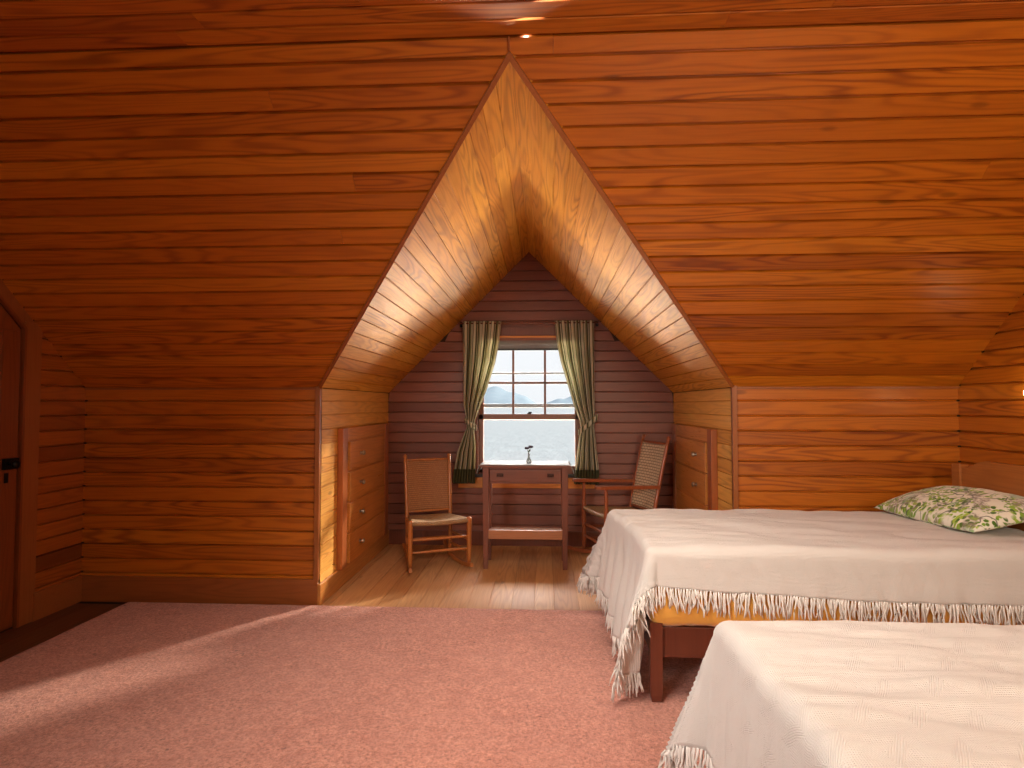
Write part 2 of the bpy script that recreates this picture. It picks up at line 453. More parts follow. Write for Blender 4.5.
# window opening in the gable wall
OX0, OX1, OZ0, OZ1 = -.640, .346, .685, 2.0
def gable(v):
    hw = HW if v <= ZK else max(.001, ZR - v)
    a, b = XC - hw, XC + hw
    if OZ0 - .02 < v < OZ1 + .01: return [(a, OX0 - .005), (OX1 + .005, b)]
    return [(a, b)]
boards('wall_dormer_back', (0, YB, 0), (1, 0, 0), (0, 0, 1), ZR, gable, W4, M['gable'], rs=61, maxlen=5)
# side walls
def roofz(y): return min(ZC, ZK + (YK - y) * (TZ / -TY))
def side_top_y(z): return YK + .014 - max(0, z - ZK) * (-TY / TZ)
DY0, DY1 = 2.62, 3.45               # door opening
def door_top(y): return min(2.03, 1.815 + (DY1 - y) * (TZ / -TY))
def left_r(v):
    yt = side_top_y(v)
    if v < 1.87: return [(YREAR, DY0 - .1), (DY1 + .10, max(yt, DY1 + .106))]
    if v < 2.15: return [(YREAR, DY0 - .1)]
    return [(YREAR, yt)]
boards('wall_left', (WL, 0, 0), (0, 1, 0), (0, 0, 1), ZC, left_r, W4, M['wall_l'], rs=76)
boards('wall_right', (WR, 0, 0), (0, -1, 0), (0, 0, 1), ZC, lambda v: [(-side_top_y(v), -YREAR)], W4, M['wall'], rs=72)
boards('wall_rear', (0, YREAR, 0), (-1, 0, 0), (0, 0, 1), ZC, lambda v: [(-WR, -WL)], W4, M['wall'], rs=73)

# unseen shell added behind the boards to stop light leaking through the joints
bm = bmesh.new()
def slab(pts, off):
    off = V(off); a = [bm.verts.new(V(p)) for p in pts]; b = [bm.verts.new(V(p) + off) for p in pts]
    bm.faces.new(a); bm.faces.new(b[::-1])
    for i in range(len(pts)):
        j = (i + 1) % len(pts); bm.faces.new((a[i], b[i], b[j], a[j]))
g_ = .0275
bx(bm, (WL - .15, YK + g_, -.06), (XL - g_, YK + .06, ZK + .05)); bx(bm, (XR + g_, YK + g_, -.06), (WR + .15, YK + .06, ZK + .05))
bx(bm, (XL - .06, YK + g_, -.06), (XL - g_, YB + .1, ZK + .06)); bx(bm, (XR + g_, YK + g_, -.06), (XR + .06, YB + .1, ZK + .06))
bx(bm, (XL - .1, YB + g_, -.06), (OX0 - .021, YB + .06, ZR + .15)); bx(bm, (OX1 + .021, YB + g_, -.06), (XR + .1, YB + .06, ZR + .15))
bx(bm, (OX0 - .021, YB + g_, -.06), (OX1 + .021, YB + .06, OZ0 - .03)); bx(bm, (OX0 - .021, YB + g_, OZ1 + .021), (OX1 + .021, YB + .06, ZR + .15))
dn = .7071 * .029
for sg, X0 in ((1, XL), (-1, XR)):
    o_ = V((-sg * dn, 0, dn))
    A = V((XC + sg * .06, YA + .03, ZR + .06)); B_ = V((XC + sg * .06, YB + .1, ZR + .06)); C_ = V((X0 - sg * .06, YB + .1, ZK - .06)); D_ = V((X0 - sg * .06, YK + .10, ZK - .06))
    slab([A + o_, B_ + o_, C_ + o_, D_ + o_], o_ * 1.5)
mn = V((0, -TZ * -1, -TY)).normalized(); mn = V((0, TZ, -TY)).normalized(); o_ = mn * .029
def sp_(x, v): return V((x, YK + TY * v, ZK + TZ * v)) + o_
slab([sp_(WL - .15, -.06), sp_(XL - .03, -.06), sp_(XC - .03, SL), sp_(WL - .15, SL)], mn * .03)
slab([sp_(WR + .15, -.06), sp_(XR + .03, -.06), sp_(XC + .03, SL), sp_(WR + .15, SL)], mn * .03)
slab([sp_(WL - .15, SL - .001), sp_(WR + .15, SL - .001), sp_(WR + .15, VC + .08), sp_(WL - .15, VC + .08)], mn * .03)
bx(bm, (WL - .15, YREAR - .1, ZC + g_), (WR + .15, YC + .1, ZC + .06))
bx(bm, (WL - .15, YREAR - .1, -.06), (WL - .07, YK + .06, ZC + .06)); bx(bm, (WR + g_, YREAR - .1, -.06), (WR + .06, YK + .06, ZC + .06))
bx(bm, (WL - .15, YREAR - .1, -.06), (WR + .15, YREAR - g_, ZC + .06)); bx(bm, (WL - .15, YREAR - .1, -.08), (WR + .15, YB + .1, -g_))
bmesh.ops.recalc_face_normals(bm, faces=bm.faces)
struct(link('roof', bm, M['shell']))

# baseboards and trim
def base(name, a, b, h, mat):
    bm = bmesh.new(); bx(bm, a, (b[0], b[1], h), .004)
    return struct(link(name, bm, mat))
base('baseboard_front_left', (WL, YK - .022, 0), (XL, YK, 0), .175, M['trimx'])
base('baseboard_front_right', (XR, YK - .022, 0), (WR, YK, 0), .175, M['trimx'])
base('baseboard_dormer_left', (XL, YK - .022, 0), (XL + .022, YB, 0), .14, M['trimy'])
base('baseboard_dormer_right', (XR - .022, YK - .022, 0), (XR, YB, 0), .14, M['trimy'])
base('baseboard_dormer_back', (XL, YB - .02, 0), (XR, YB, 0), .14, M['table'])
base('baseboard_left', (WL, DY1 + .11, 0), (WL + .022, YK, 0), .175, M['trimx'])
base('baseboard_right', (WR - .022, YREAR, 0), (WR, YK, 0), .175, M['trimx'])
def trim(name, p, q, w, t, side, mat):
    bm = bmesh.new(); bar(bm, [p, q], w, t, side); return struct(link(name, bm, mat))
trim('trim_1', (XL - .012, YK - .008, 0.17), (XL - .012, YK - .008, ZK + .012), .03, .03, (1, 0, 0), M['trim'])
trim('trim_2', (XR + .012, YK - .008, 0.0), (XR + .012, YK - .008, ZK + .012), .03, .03, (1, 0, 0), M['trim'])
sn = V((0, -TZ, TY)) if False else V((0, TZ, -TY))
off = V((0, -TZ, TY)) * .004
if off.z > 0: off = -off
off = V((0, -TZ, -abs(TY))) * .006
for nm, sx, X0 in (('trim_3', 1, XL), ('trim_4', -1, XR)):
    p = V((X0 - sx * .012, YK, ZK)) + off; q = V((XC + sx * .006, YA - .012, ZR + .010)) + off
    d = (q - p).normalized(); s = V((0, -TZ, -abs(TY))).cross(d).normalized()
    trim(nm, p, q, .022, .016, s, M['trim'])
trim('trim_5', (XC, YA - .012, ZR + .008), V((XC, YC, ZC)) + off, .007, .010, (1, 0, 0), M['trim'])
trim('trim_6', (WL, YK - .006, ZK - .002), (XL, YK - .006, ZK - .002), .014, .014, (0, 1, 0), M['trimx'])
trim('trim_7', (XR, YK - .006, ZK - .002), (WR, YK - .006, ZK - .002), .014, .014, (0, 1, 0), M['trimx'])

# ------------------------------------------------------------------ door in the left wall (its head follows the roof)
def poly_prism(bm, pts, ax_off, t):
    """pts = (y,z) outline, extruded along x from ax_off to ax_off+t"""
    a = [bm.verts.new((ax_off, y, z)) for y, z in pts]; b = [bm.verts.new((ax_off + t, y, z)) for y, z in pts]
    bm.faces.new(a); bm.faces.new(b[::-1])
    for i in range(len(pts)):
        j = (i + 1) % len(pts); bm.faces.new((a[i], b[i], b[j], a[j]))
    bmesh.ops.recalc_face_normals(bm, faces=bm.faces)
bend = DY1 - (2.03 - 1.815) * (-TY / TZ)
outl = [(DY0, .012), (DY1, .012), (DY1, 1.815), (bend, 2.03), (DY0, 2.03)]
bm = bmesh.new()
poly_prism(bm, [(DY0, .012), (DY1 - .004, .012), (DY1 - .004, 1.812), (bend, 2.026), (DY0, 2.026)], WL - .05, .04)
bx(bm, (WL - .012, DY1 - .13, .02), (WL - .002, DY1 - .012, 1.80), .003)       # lock stile
bx(bm, (WL - .012, DY0 + .012, .02), (WL - .002, DY0 + .13, 2.0), .003)
bx(bm, (WL - .012, DY0 + .13, .02), (WL - .002, DY1 - .13, .24), .003)
bx(bm, (WL - .012, DY0 + .13, .86), (WL - .002, DY1 - .13, 1.04), .003)
door = struct(link('door_1', bm, M['door']))
bm = bmesh.new()
bx(bm, (WL - .02, DY1 + .006, 0), (WL + .012, DY1 + .125, roofz(DY1 + .07) - .01), .003)
struct(link('door_casing', bm, M['trim'], door))
bm = bmesh.new()
def casing_strip(y0, z0, y1, z1, w):
    d = V((0, y1 - y0, z1 - z0)); nrm = V((0, -d.z, d.y)).normalized()
    bar(bm, [(WL + .006, y0, z0), (WL + .006, y1, z1)], .02, w, (1, 0, 0))
casing_strip(DY1 + .004, .0, DY1 + .004, 1.822, .016)
casing_strip(DY1 + .004, 1.822, bend, 2.036, .016)
casing_strip(bend, 2.036, DY0, 2.036, .016)
struct(link('door_stop', bm, M['door'], door))
bm = bmesh.new()
poly_prism(bm, [(DY0 - .1, 2.04), (bend, 2.04), (DY1 + .01, 1.82), (DY1 + .125, 1.82), (YK - (1.82 - ZK) * (-TY / TZ) - .0, 1.82), (side_top_y(2.16), 2.16), (DY0 - .1, 2.16)], WL - .02, .022)
bx(bm, (WL - .02, DY0 - .1, 0), (WL + .002, DY0, 2.05), 0)
struct(link('door_surround', bm, M['trim'], door))
bm = bmesh.new()
bx(bm, (WL - .004, DY1 - .118, .965), (WL + .018, DY1 - .018, 1.03), .004)
link('rim_lock', bm, M['iron'], door)
bm = bmesh.new()
tube(bm, [(WL + .014, DY1 - .09, .998), (WL + .05, DY1 - .09, .998)], .009, 10)
sphere(bm, (WL + .062, DY1 - .09, .998), .026, (.7, 1, 1))
link('door_knob', bm, M['iron'], door, smooth=True)
bm = bmesh.new(); bx(bm, (WL - .003, DY1 - .10, .885), (WL + .004, DY1 - .075, .945), .002)
link('key_plate', bm, M['iron'], door)

# ------------------------------------------------------------------ window
win = bpy.data.objects.new('window_1', None); COL.objects.link(win); win.location = (XC, YB, OZ0); win['kind'] = 'structure'
def wpart(name, fn, mat, smooth=False, parent=None):
    bm = bmesh.new(); fn(bm)
    o = link(name, bm, mat, parent or win, smooth)
    if parent is None: o.matrix_parent_inverse = Matrix.Translation(-V(win.location))
    else: pass
    return struct(o)
def f_jamb(bm):
    bx(bm, (OX0 - .02, YB - .004, OZ0), (OX0, YB + .135, OZ1 + .02), .002)
    bx(bm, (OX1, YB - .004, OZ0), (OX1 + .02, YB + .135, OZ1 + .02), .002)
    bx(bm, (OX0 - .02, YB - .004, OZ1), (OX1 + .02, YB + .135, OZ1 + .02), .002)
wpart('window_frame', f_jamb, M['window'])
def f_cas(bm):
    for s in (0, 1):
        x = OX0 - .085 if s == 0 else OX1
        bx(bm, (x, YB - .02, OZ0 - .0), (x + .085, YB + .001, OZ1 + .11), .003)
    bx(bm, (OX0, YB - .018, OZ1 + .022), (OX1, YB + .001, OZ1 + .11), .003)
wpart('window_casing', f_cas, M['table'])
wpart('window_head_lit_edge', lambda bm: bx(bm, (OX0, YB - .026, OZ1 + .001), (OX1, YB + .001, OZ1 + .021), .003), M['apron'])  # strip added for the lit lower edge of the head casing
wpart('window_sill', lambda bm: bx(bm, (OX0 - .11, YB - .055, OZ0 - .028), (OX1 + .11, YB + .135, OZ0), .006), M['storm'])
wpart('window_apron', lambda bm: bx(bm, (OX0 - .19, YB - .018, OZ0 - .135), (OX1 + .14, YB + .001, OZ0 - .028), .004), M['apron'])
def f_upper(bm):
    y0, y1 = YB + .08, YB + .108
    xs0, xs1 = OX0 + .002, OX1 - .002
    bx(bm, (xs0, y0, 1.20), (xs0 + .045, y1, 1.97), .003); bx(bm, (xs1 - .045, y0, 1.20), (xs1, y1, 1.97), .003)
    bx(bm, (xs0, y0, 1.895), (xs1, y1, 1.99), .003); bx(bm, (xs0, y0 - .012, 1.205), (xs1, y1, 1.262), .003)
    for x in (-.303, .010): bx(bm, (x - .011, y0 + .003, 1.25), (x + .011, y1 - .003, 1.91), .003)
    bx(bm, (xs0, y0 + .003, 1.556), (xs1, y1 - .003, 1.58), .003)
sash = wpart('window_sash', f_upper, M['window'])
def f_lower(bm):
    y0, y1 = YB + .045, YB + .075
    xs0, xs1 = OX0 + .002, OX1 - .002
    bx(bm, (xs0, y0, OZ0 + .001), (xs0 + .043, y1, 1.26), .003); bx(bm, (xs1 - .043, y0, OZ0 + .001), (xs1, y1, 1.26), .003)
    bx(bm, (xs0, y0, OZ0 + .001), (xs1, y1, OZ0 + .075), .003); bx(bm, (xs0, y0, 1.208), (xs1, y1, 1.263), .003)
wpart('window_sash', f_lower, M['window'])
wpart('window_lock', lambda bm: (bx(bm, (XC - .022, YB + .05, 1.262), (XC + .022, YB + .075, 1.272), .003), bx(bm, (XC - .008, YB + .052, 1.27), (XC + .026, YB + .064, 1.284), .003)), M['iron'])
def f_storm(bm):
    y0, y1 = YB + .122, YB + .128
    bx(bm, (OX0, y0, OZ0), (OX0 + .03, y1, OZ1), 0); bx(bm, (OX1 - .03, y0, OZ0), (OX1, y1, OZ1), 0)
    bx(bm, (OX0, y0, 1.325), (OX1, y1, 1.362), .002); bx(bm, (OX0, y0, 1.655), (OX1, y1, 1.674), .002)
    bx(bm, (OX0, y0, OZ0), (OX1, y1, OZ0 + .045), .002); bx(bm, (OX0, y0, 1.94), (OX1, y1, OZ1), .002)
wpart('storm_frame', f_storm, M['storm'])
wpart('window_glass', lambda bm: bx(bm, (OX0 + .03, YB + .098, 1.22), (OX1 - .03, YB + .101, 1.93)), M['glass'])
wpart('window_glass', lambda bm: bx(bm, (OX0 + .03, YB + .058, OZ0 + .05), (OX1 - .03, YB + .061, 1.23)), M['glass'])

# roller blind, rolled up in the head of the opening
rb = thing('roller_blind', 'rolled-up grey roller blind in the head of the window between the curtains', 'blind', (XC, YB + .02, 1.955))
def rel(bm, o):   # move geometry built in world space into the thing's frame
    bmesh.ops.transform(bm, matrix=Matrix.Rotation(-o.rotation_euler.z, 4, 'Z') @ Matrix.Translation(-V(o.location)), verts=bm.verts)
    return bm
bm = bmesh.new(); tube(bm, [(OX0 + .004, YB + .02, 1.96), (OX1 - .004, YB + .02, 1.96)], .026, 16)
link('roller', rel(bm, rb), M['shade'], rb, True)
bm = bmesh.new(); bx(bm, (OX0 + .008, YB + .0445, 1.895), (OX1 - .008, YB + .0475, 1.965)); link('blind_cloth', rel(bm, rb), M['shade'], rb)
bm = bmesh.new(); bx(bm, (OX0 + .006, YB + .040, 1.885), (OX1 - .006, YB + .052, 1.903), .002); link('bottom_bar', rel(bm, rb), M['storm'], rb)

# curtain rod and curtains
rod = thing('curtain_rod', 'thin brown curtain rod above the dormer window', 'curtain rod', (XC, YB - .09, 2.135))
bm = bmesh.new(); tube(bm, [(-.815, YB - .09, 2.135), (.52, YB - .09, 2.135)], .007, 10); link('rod', rel(bm, rod), M['table'], rod, True)
for x in (-.808, .513):
    bm = bmesh.new(); tube(bm, [(x, YB - .09, 2.135), (x, YB + .001, 2.135)], .006, 8); bx(bm, (x - .014, YB - .006, 2.11), (x + .014, YB + .001, 2.16), .002)
    link('bracket', rel(bm, rod), M['iron'], rod)

def interp(tab, z):
    for (z0, a), (z1, b) in zip(tab, tab[1:]):
        if z0 >= z >= z1:
            f = (z0 - z) / (z0 - z1); return a + (b - a) * f
    return tab[-1][1] if z < tab[-1][0] else tab[0][1]

def curtain(label, outer, inner, seed, tie):
    rng = random.Random(seed)
    zt, zb, zh = 2.155, .605, .735
    yc = YB - .09
    root = thing('curtain', label, 'curtain', (outer[0][1], yc, zt), 0, 'striped curtains at the dormer window')
    NU, NV = 150, 90
    ph = [rng.uniform(0, 6.28) for _ in range(4)]
    def P(u, z):
        xo, xi = interp(outer, z), interp(inner, z)
        wd = abs(xi - xo)
        k = sstep(0, 1, 1)
        gather = .5 + .5 * sstep(1.9, 2.12, z)
        amp = .011 + .016 * sstep(2.12, 1.7, z) if z > 1.17 else .018 + .012 * sstep(1.15, .7, z)
        pin = math.exp(-((z - 1.165) / .09) ** 2)
        amp *= (1 - .55 * pin)
        ph_ = 2 * PI * 8.5 * u + .5 * math.sin(2.2 * u * PI + ph[0]) + .35 * math.sin(z * 3 + ph[1])
        y = yc + amp * math.sin(ph_) + .006 * math.sin(2 * ph_ + ph[2]) - .02 * pin * math.sin(PI * u)
        x = xo + (xi - xo) * (u + .014 * math.cos(ph_))
        if abs(z - 2.135) < .012: y = yc + (y - yc) * .95
        return V((x, y, z))
    def sheet(z0, z1, nv, mat, name, grow=0):
        bm = bmesh.new(); uvl = bm.loops.layers.uv.new('UVMap')
        rows = []
        for i in range(nv + 1):
            z = z0 + (z1 - z0) * i / nv
            rows.append([bm.verts.new(P(j / NU, z)) for j in range(NU + 1)])
        grid_faces(bm, rows, uvl, lambda i, j: (j / NU, i / nv))
        rel(bm, root)
        o = link(name, bm, mat, root, True)
        m = o.modifiers.new('thick', 'SOLIDIFY'); m.thickness = .002 + grow; m.offset = 0
        return o
    sheet(zt, zh, NV, M['curtain'], 'curtain_panel')
    sheet(zh + .004, zb, 14, M['olive'], 'hem_band', .003)
    # tieback band: slanting loop round the gathered cloth
    bm = bmesh.new(); uvl = bm.loops.layers.uv.new('UVMap')
    (xa, za), (xb, zb2) = tie
    n = 40; rows = []
    for i in range(n + 1):
        a = 2 * PI * i / n
        cx, rx = (xa + xb) / 2, abs(xb - xa) / 2 + .012
        x = cx + rx * math.cos(a); zz = za + (zb2 - za) * (x - xa) / (xb - xa)
        y = yc - .012 + .046 * math.sin(a)
        rows.append([bm.verts.new((x, y, zz + .026)), bm.verts.new((x, y, zz - .026))])
    grid_faces(bm, rows, uvl, lambda i, j: (i / n * .9, j))
    rel(bm, root)
    o = link('tieback', bm, M['curtain'], root, True); md = o.modifiers.new('thick', 'SOLIDIFY'); md.thickness = .004
    return root
curtain('green and cream striped curtain tied back left of the window, beside the armless rocker',
        [(2.155, -.785), (1.35, -.775), (1.22, -.745), (1.14, -.740), (.9, -.835), (.72, -.868), (.6, -.880)],
        [(2.155, -.405), (1.95, -.425), (1.76, -.460), (1.5, -.545), (1.36, -.600), (1.2, -.660), (1.13, -.668), (.95, -.652), (.6, -.655)], 4,
        ((-.745, 1.20), (-.655, 1.14)))
curtain('green and cream striped curtain tied back right of the window, above the rocking armchair',
        [(2.155, .482), (1.3, .482), (1.2, .487), (1.14, .475), (.9, .500), (.72, .520), (.6, .515)],
        [(2.155, .098), (1.95, .118), (1.76, .155), (1.5, .235), (1.36, .275), (1.2, .335), (1.13, .345), (.95, .315), (.72, .285), (.6, .280)], 9,
        ((.495, 1.23), (.335, 1.10)))

# ------------------------------------------------------------------ outside: sea and hills
bm = bmesh.new()
vs = [bm.verts.new(p) for p in ((-6000, 40, -9), (6000, 40, -9), (6000, 9000, -9), (-6000, 9000, -9))]; bm.faces.new(vs)
struct(link('sea', bm, M['sea']))
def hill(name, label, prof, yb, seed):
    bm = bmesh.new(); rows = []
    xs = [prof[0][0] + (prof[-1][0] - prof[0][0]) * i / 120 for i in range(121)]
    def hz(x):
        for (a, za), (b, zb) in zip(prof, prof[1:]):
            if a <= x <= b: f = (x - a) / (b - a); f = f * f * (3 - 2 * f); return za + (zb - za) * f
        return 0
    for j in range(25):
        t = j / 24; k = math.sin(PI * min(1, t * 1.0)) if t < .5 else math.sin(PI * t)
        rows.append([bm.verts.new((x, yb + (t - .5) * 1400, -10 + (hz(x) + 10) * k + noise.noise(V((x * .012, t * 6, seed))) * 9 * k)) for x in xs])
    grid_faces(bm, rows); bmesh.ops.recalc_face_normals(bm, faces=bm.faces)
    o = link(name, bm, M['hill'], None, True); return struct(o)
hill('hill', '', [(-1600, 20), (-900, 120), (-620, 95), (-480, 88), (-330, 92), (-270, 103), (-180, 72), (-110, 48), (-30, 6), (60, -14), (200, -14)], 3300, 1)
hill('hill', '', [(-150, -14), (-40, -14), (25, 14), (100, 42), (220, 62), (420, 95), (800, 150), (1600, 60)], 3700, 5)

# ------------------------------------------------------------------ rug
bm = bmesh.new()
RX0, RX1, RY0, RY1 = -2.84, 2.3, -1.3, 3.925
nx, ny = 130, 130
def rz(x, y):
    e = min(x - RX0, RX1 - x, y - RY0, RY1 - y)
    return .006 + .016 * sstep(0, .03, e) + .002 * noise.noise(V((x * 9, y * 9, 0)))
rows = [[bm.verts.new((RX0 + (RX1 - RX0) * i / nx, RY0 + (RY1 - RY0) * j / ny, 0)) for j in range(ny + 1)] for i in range(nx + 1)]
for r in rows:
    for v in r: v.co.z = rz(v.co.x, v.co.y)
grid_faces(bm, rows)
rim = [rows[0][:], [r[-1] for r in rows], rows[-1][::-1], [r[0] for r in rows[::-1]]]
for edge in rim:
    low = [bm.verts.new((v.co.x, v.co.y, .001)) for v in edge]
    for a in range(len(edge) - 1): bm.faces.new((edge[a], edge[a + 1], low[a + 1], low[a]))
bmesh.ops.recalc_face_normals(bm, faces=bm.faces)
tag(link('area_rug', bm, M['rug'], None, True), 'large rose-pink carpet lying over the room floor up to the dormer', 'rug')

# ------------------------------------------------------------------ built-in drawers in the dormer cheeks
def dresser(label, side):
    # local: x out of the wall, y along the wall (towards the window), z up
    root = thing('built_in_dresser', label, 'dresser', (XL if side < 0 else XR, 4.295, .14), 0, 'built-in drawers in the dormer side walls')
    sg = 1 if side < 0 else -1
    def B(bm, a, b, bev=.003):
        bx(bm, (sg * a[0], a[1], a[2]), (sg * b[0], b[1], b[2]), bev)
    H, L = 1.035, 1.27
    bm = bmesh.new(); B(bm, (.0005, 0, 0), (.045, .105, H)); link('stile', bm, M['stile'], root)
    bm = bmesh.new(); B(bm, (.0005, L - .10, 0), (.045, L, H)); link('stile', bm, M['stile'], root)
    bm = bmesh.new(); B(bm, (.0005, .105, H - .095), (.040, L - .10, H)); link('top_rail', bm, M['drawer'], root)
    bm = bmesh.new(); B(bm, (.0005, .1055, 0), (.008, L - .1005, H - .096)); link('gap_backing', bm, M['iron'], root)  # black backing; the shade of the gap is put into its colour
    n = 4; h = (H - .097) / n
    for k in range(n):
        z0 = k * h + .004
        bm = bmesh.new(); B(bm, (.010, .165, z0), (.045, L - .125, z0 + h - .013), .005)
        d = link('drawer', bm, M['drawer'], root)
        bm = bmesh.new(); B(bm, (.0082, .106, z0 + h - .012), (.038, L - .101, z0 + h - .004), .001); link('divider', bm, M['drawer'], root)
        bm = bmesh.new()
        y, z = .415, z0 + h * .50
        tube(bm, [(sg * .0445, y, z), (sg * .048, y, z)], .016, 14)
        tube(bm, [(sg * .047, y, z), (sg * .062, y, z)], [.008, .009], 10)
        sphere(bm, (sg * .071, y, z), .0195, (.75, 1, 1))
        link('knob', bm, M['steel'], d, True)
    return root
dresser('four built-in drawers with round metal knobs in the left dormer wall behind the armless rocker', -1)
dresser('built-in drawers in the right dormer wall, half hidden behind the bed and rocking armchair', 1)

# ------------------------------------------------------------------ rocking chairs (local: front = -Y)
def woven(bm, fn, nu, nv, su, sv, thick):
    """closed woven sheet: fn(u,v)->(pos,normal)"""
    uvl = bm.loops.layers.uv.new('UVMap')
    top = [[None] * (nu + 1) for _ in range(nv + 1)]; bot = [[None] * (nu + 1) for _ in range(nv + 1)]
    for i in range(nv + 1):
        for j in range(nu + 1):
            p, n = fn(j / nu, i / nv)
            top[i][j] = bm.verts.new(p + n * thick / 2); bot[i][j] = bm.verts.new(p - n * thick / 2)
    grid_faces(bm, top, uvl, lambda i, j: (j / nu * su, i / nv * sv))
    grid_faces(bm, [r[::-1] for r in bot], uvl, lambda i, j: ((1 - j / nu) * su, i / nv * sv))
    def rim(a, b):
        for k in range(len(a) - 1):
            f = bm.faces.new((a[k], b[k], b[k + 1], a[k + 1]))
            for lp, q in zip(f.loops, ((k, 0), (k, 1), (k + 1, 1), (k + 1, 0))): lp[uvl].uv = (q[0] / len(a) * su, q[1] * .03)
    rim(top[0], bot[0]); rim(top[-1][::-1], bot[-1][::-1])
    rim([r[0] for r in top][::-1], [r[0] for r in bot][::-1]); rim([r[-1] for r in top], [r[-1] for r in bot])
    bmesh.ops.recalc_face_normals(bm, faces=bm.faces)

